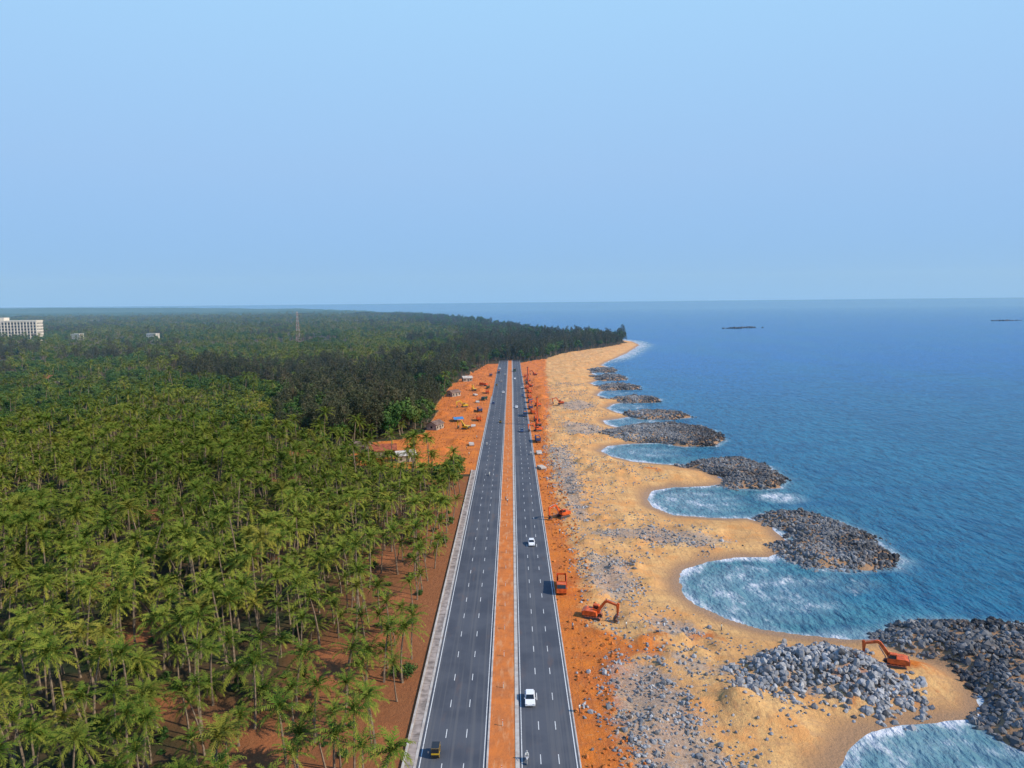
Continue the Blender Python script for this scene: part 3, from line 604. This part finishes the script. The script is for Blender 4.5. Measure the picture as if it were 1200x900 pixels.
def house(w,d,h,rm=None,wl=None):
    b=B();b.box((0,0,h/2),(w,d,h),0)
    e=.6;rz=h+.28*d;b.prism([(-d/2-e,h-.1),(0,rz),(d/2+e,h-.1),(d/2+e,h+.08),(0,rz+.22),(-d/2-e,h+.08)],-w/2-e,w/2+e,1);b.prism([(-d/2,h-.02),(d/2,h-.02),(0,rz-.05)],-w/2+.01,w/2-.01,0)
    for q in np.linspace(-w/2+1.4,w/2-1.4,max(2,int(w/3))): b.box((q,-d/2-.03,1.6),(1.1,.1,1.2),2);b.box((q,-d/2-.05,.95),(1.3,.2,.08),0)
    b.box((0.4,-d/2-.03,1.05),(1.0,.12,2.1),3);b.box((-w/2-.03,0,1.6),(.1,1.2,1.2),2)
    return b.done('house',[wl or WALL2,rm or ROOF,GLS,STEEL])
RUST=simple('rusty_sheet_roof',(.17,.11,.085),.8,.2,.45,.5)
H1=house(12,8,3.2);H3=house(16,9,3.4,None,WALL);H4=house(8,6,3,CONC);H2=house(9,6,3,RUST)
for m_,ax,ay,ar in [(H1,-60,331,.2),(H2,-72,342,-.3),(H2,-83,328,.1),(H4,-48,320,.4),(H1,-93,320,.5),(H2,-43,402,1.2),(H2,-44,545,.9),(H4,-40,648,.3),(H3,-428,680,.2),(H1,-240,555,.3),(H1,-337,634,0)]:
    obj('tiled_house',m_,(ax,ay,0),ar)
for ax,ay in [(-32,425),(-90,332)]:
    b=B();b.prism([(-2.5,1.9),(0,3),(2.5,1.9),(2.5,1.95),(0,3.06),(-2.5,1.95)],-3,3,0)
    for sx in (-2.8,2.8):
        for sy in (-2.3,2.3): b.beam((sx,sy,0),(sx,sy,1.95),.09,1)
    b.box((0,0,.5),(2,1.2,1),1);obj('tarpaulin_shelter',b.done('shelter',[BLUE,STEEL]),(ax,ay,0),random.random())
for ax,ay in [(-20,352),(-22,405),(12.3,330),(12.8,300),(-24,505),(-27,545)]:
    b=B()
    for i in range(4):
        n=10
        pr=[(i*1.35+.6*math.cos(a),.6+.6*math.sin(a)) for a in np.linspace(0,6.283,n,endpoint=False)]
        inn=[(i*1.35+.45*math.cos(a),.6+.45*math.sin(a)) for a in np.linspace(0,6.283,n,endpoint=False)]
        k0=len(b.V)
        for xx in (-1.2,1.2):
            for q in pr+inn: b.V.append((xx,q[0],q[1]))
        for j in range(n):
            j2=(j+1)%n;b.F+=[(k0+j,k0+2*n+j,k0+2*n+j2,k0+j2),(k0+n+j,k0+n+j2,k0+3*n+j2,k0+3*n+j),(k0+j,k0+j2,k0+n+j2,k0+n+j),(k0+2*n+j,k0+3*n+j,k0+3*n+j2,k0+2*n+j2)];b.m+=[0]*4
    obj('concrete_pipe_stack',b.done('pipes',[CONC]),(ax,ay,.05),random.random()*.4)
# big institutional building on the left skyline
b=B();Wd=96;b.box((0,0,20),(Wd,24,40),1);b.box((0,0,41),(Wd+3,27,2.4),0);b.box((-30,0,45),(34,20,6),0)
for q in np.linspace(-Wd/2,Wd/2,17): b.box((q,-12.6,20),(1.6,1.8,40),0)
for f in range(0,7): b.box((0,-12.5,3+f*6),(Wd,1.2,1.2 if f else 3),0)
for q in (-48.6,48.6): b.box((q,0,20),(1.2,24.5,40),0)
for q in np.linspace(-10,10,5):
    for f in range(6): b.box((49.25,q,6+6*f),(.2,2.2,3),1)
obj('white_institution_building',b.done('inst',[WALL,GLS]),(-1010,1490,0),.12)
for ax,ay,w_,h_ in [(-860,1450,20,15),(-700,1430,20,15)]:
    b=B();b.box((0,0,h_/2),(w_,12,h_),0);b.box((0,0,h_+.3),(w_+1,13,.6),0)
    for f in range(int(h_/3.3)):
        for q in np.linspace(-w_/2+2,w_/2-2,int(w_/4)): b.box((q,-6.02,1.8+3.3*f),(1.6,.12,1.5),1)
    obj('white_apartment_house',b.done('apt',[WALL,GLS]),(ax,ay,0),random.uniform(-.3,.3))
# telecom mast
b=B();ht=56
def hw(z_): return 3.2*(1-z_/ht)+.6
zl=list(np.linspace(0,ht,15))
for a,c_ in zip(zl[:-1],zl[1:]):
    A=[(sx*hw(a),sy*hw(a),a) for sx,sy in ((-1,-1),(1,-1),(1,1),(-1,1))];C_=[(sx*hw(c_),sy*hw(c_),c_) for sx,sy in ((-1,-1),(1,-1),(1,1),(-1,1))]
    for i in range(4): j=(i+1)%4;b.beam(A[i],C_[i],.4,0 if zl.index(a)%2 else 1);b.beam(A[i],C_[j],.22,0);b.beam(A[i],A[j],.22,1)
for zz_ in (44,50,54):
    for an in (0,2.1,4.2): b.box((1.6*math.cos(an),1.6*math.sin(an),zz_),(.5,.5,2.4),0)
obj('telecom_tower',b.done('tower',[CONC,simple('red_steel',(.35,.16,.12))]),(-401,1375,0),.4)
b=B()
for q in range(90,700,12):
    b.box((-2.1,q,.75),(.12,.12,1.1),0);b.box((-2.1,q,1.2),(.16,.16,.18),1)
obj('median_marker_posts',b.done('posts',[WALL,ORG]))

# ------------------------------------------------------------------ sea haze: a thin real scattering layer over the distance
hz=bpy.data.materials.new('sea_haze');hz.use_nodes=True;t_=hz.node_tree
for q in list(t_.nodes):
    if q.type=='BSDF_PRINCIPLED': t_.nodes.remove(q)
vs=t_.nodes.new('ShaderNodeVolumeScatter');vs.inputs['Color'].default_value=(.34,.66,1.0,1);vs.inputs['Density'].default_value=1.15e-4
t_.links.new(vs.outputs[0],t_.nodes['Material Output'].inputs['Volume'])
b=B();b.box((0,3350,140),(24000,6000,300),0);obj('haze_layer',b.done('haze',[hz]))

# ------------------------------------------------------------------ light, sky, camera
EL=math.radians(37);AZ=math.radians(110)
w_=bpy.data.worlds.new('World');SC.world=w_;w_.use_nodes=True;nt=w_.node_tree;bg=nt.nodes['Background']
sky=nt.nodes.new('ShaderNodeTexSky');sky.sky_type='NISHITA';sky.sun_disc=False;sky.sun_elevation=EL;sky.sun_rotation=AZ;sky.dust_density=2.5
tc=nt.nodes.new('ShaderNodeTexCoord');sp=nt.nodes.new('ShaderNodeSeparateXYZ');nt.links.new(tc.outputs['Generated'],sp.inputs[0])
cr=nt.nodes.new('ShaderNodeValToRGB');nt.links.new(sp.outputs['Z'],cr.inputs[0]);e=cr.color_ramp.elements
e[0].position=0;e[0].color=(.245,.51,.95,1);e[1].position=1;e[1].color=(.09,.27,.75,1)
for p_,c_ in ((.05,(.27,.51,.88,1)),(.17,(.335,.56,.89,1)),(.37,(.38,.655,.965,1)),(.6,(.2,.45,.9,1))): q=e.new(p_);q.color=c_
vm=nt.nodes.new('ShaderNodeVectorMath');vm.operation='SCALE';vm.inputs['Scale'].default_value=10.3;nt.links.new(cr.outputs[0],vm.inputs[0])
mx=nt.nodes.new('ShaderNodeMix');mx.data_type='RGBA';mx.inputs[0].default_value=.96;nt.links.new(sky.outputs[0],mx.inputs[6]);nt.links.new(vm.outputs[0],mx.inputs[7])
nt.links.new(mx.outputs[2],bg.inputs[0]);bg.inputs[1].default_value=.1
sd_=bpy.data.lights.new('sun','SUN');sd_.energy=5.0;sd_.angle=math.radians(.5);sd_.color=(1,.89,.72)
so=bpy.data.objects.new('sun',sd_);COL.objects.link(so);sv=Vector((math.cos(EL)*math.sin(AZ),math.cos(EL)*math.cos(AZ),math.sin(EL)));so.rotation_euler=sv.to_track_quat('Z','Y').to_euler()
cam=bpy.data.cameras.new('camera');cam.sensor_width=36;cam.lens=18/math.tan(math.radians(35));cam.clip_start=1;cam.clip_end=120000
co=bpy.data.objects.new('camera',cam);COL.objects.link(co)
co.matrix_world=Matrix.Translation((0,0,70))@(Matrix.Rotation(math.radians(90-6.42),4,'X')@Matrix.Rotation(math.radians(-.57),4,'Z'))
SC.camera=co
SC.view_settings.view_transform='Standard';SC.view_settings.look='None';SC.view_settings.exposure=0
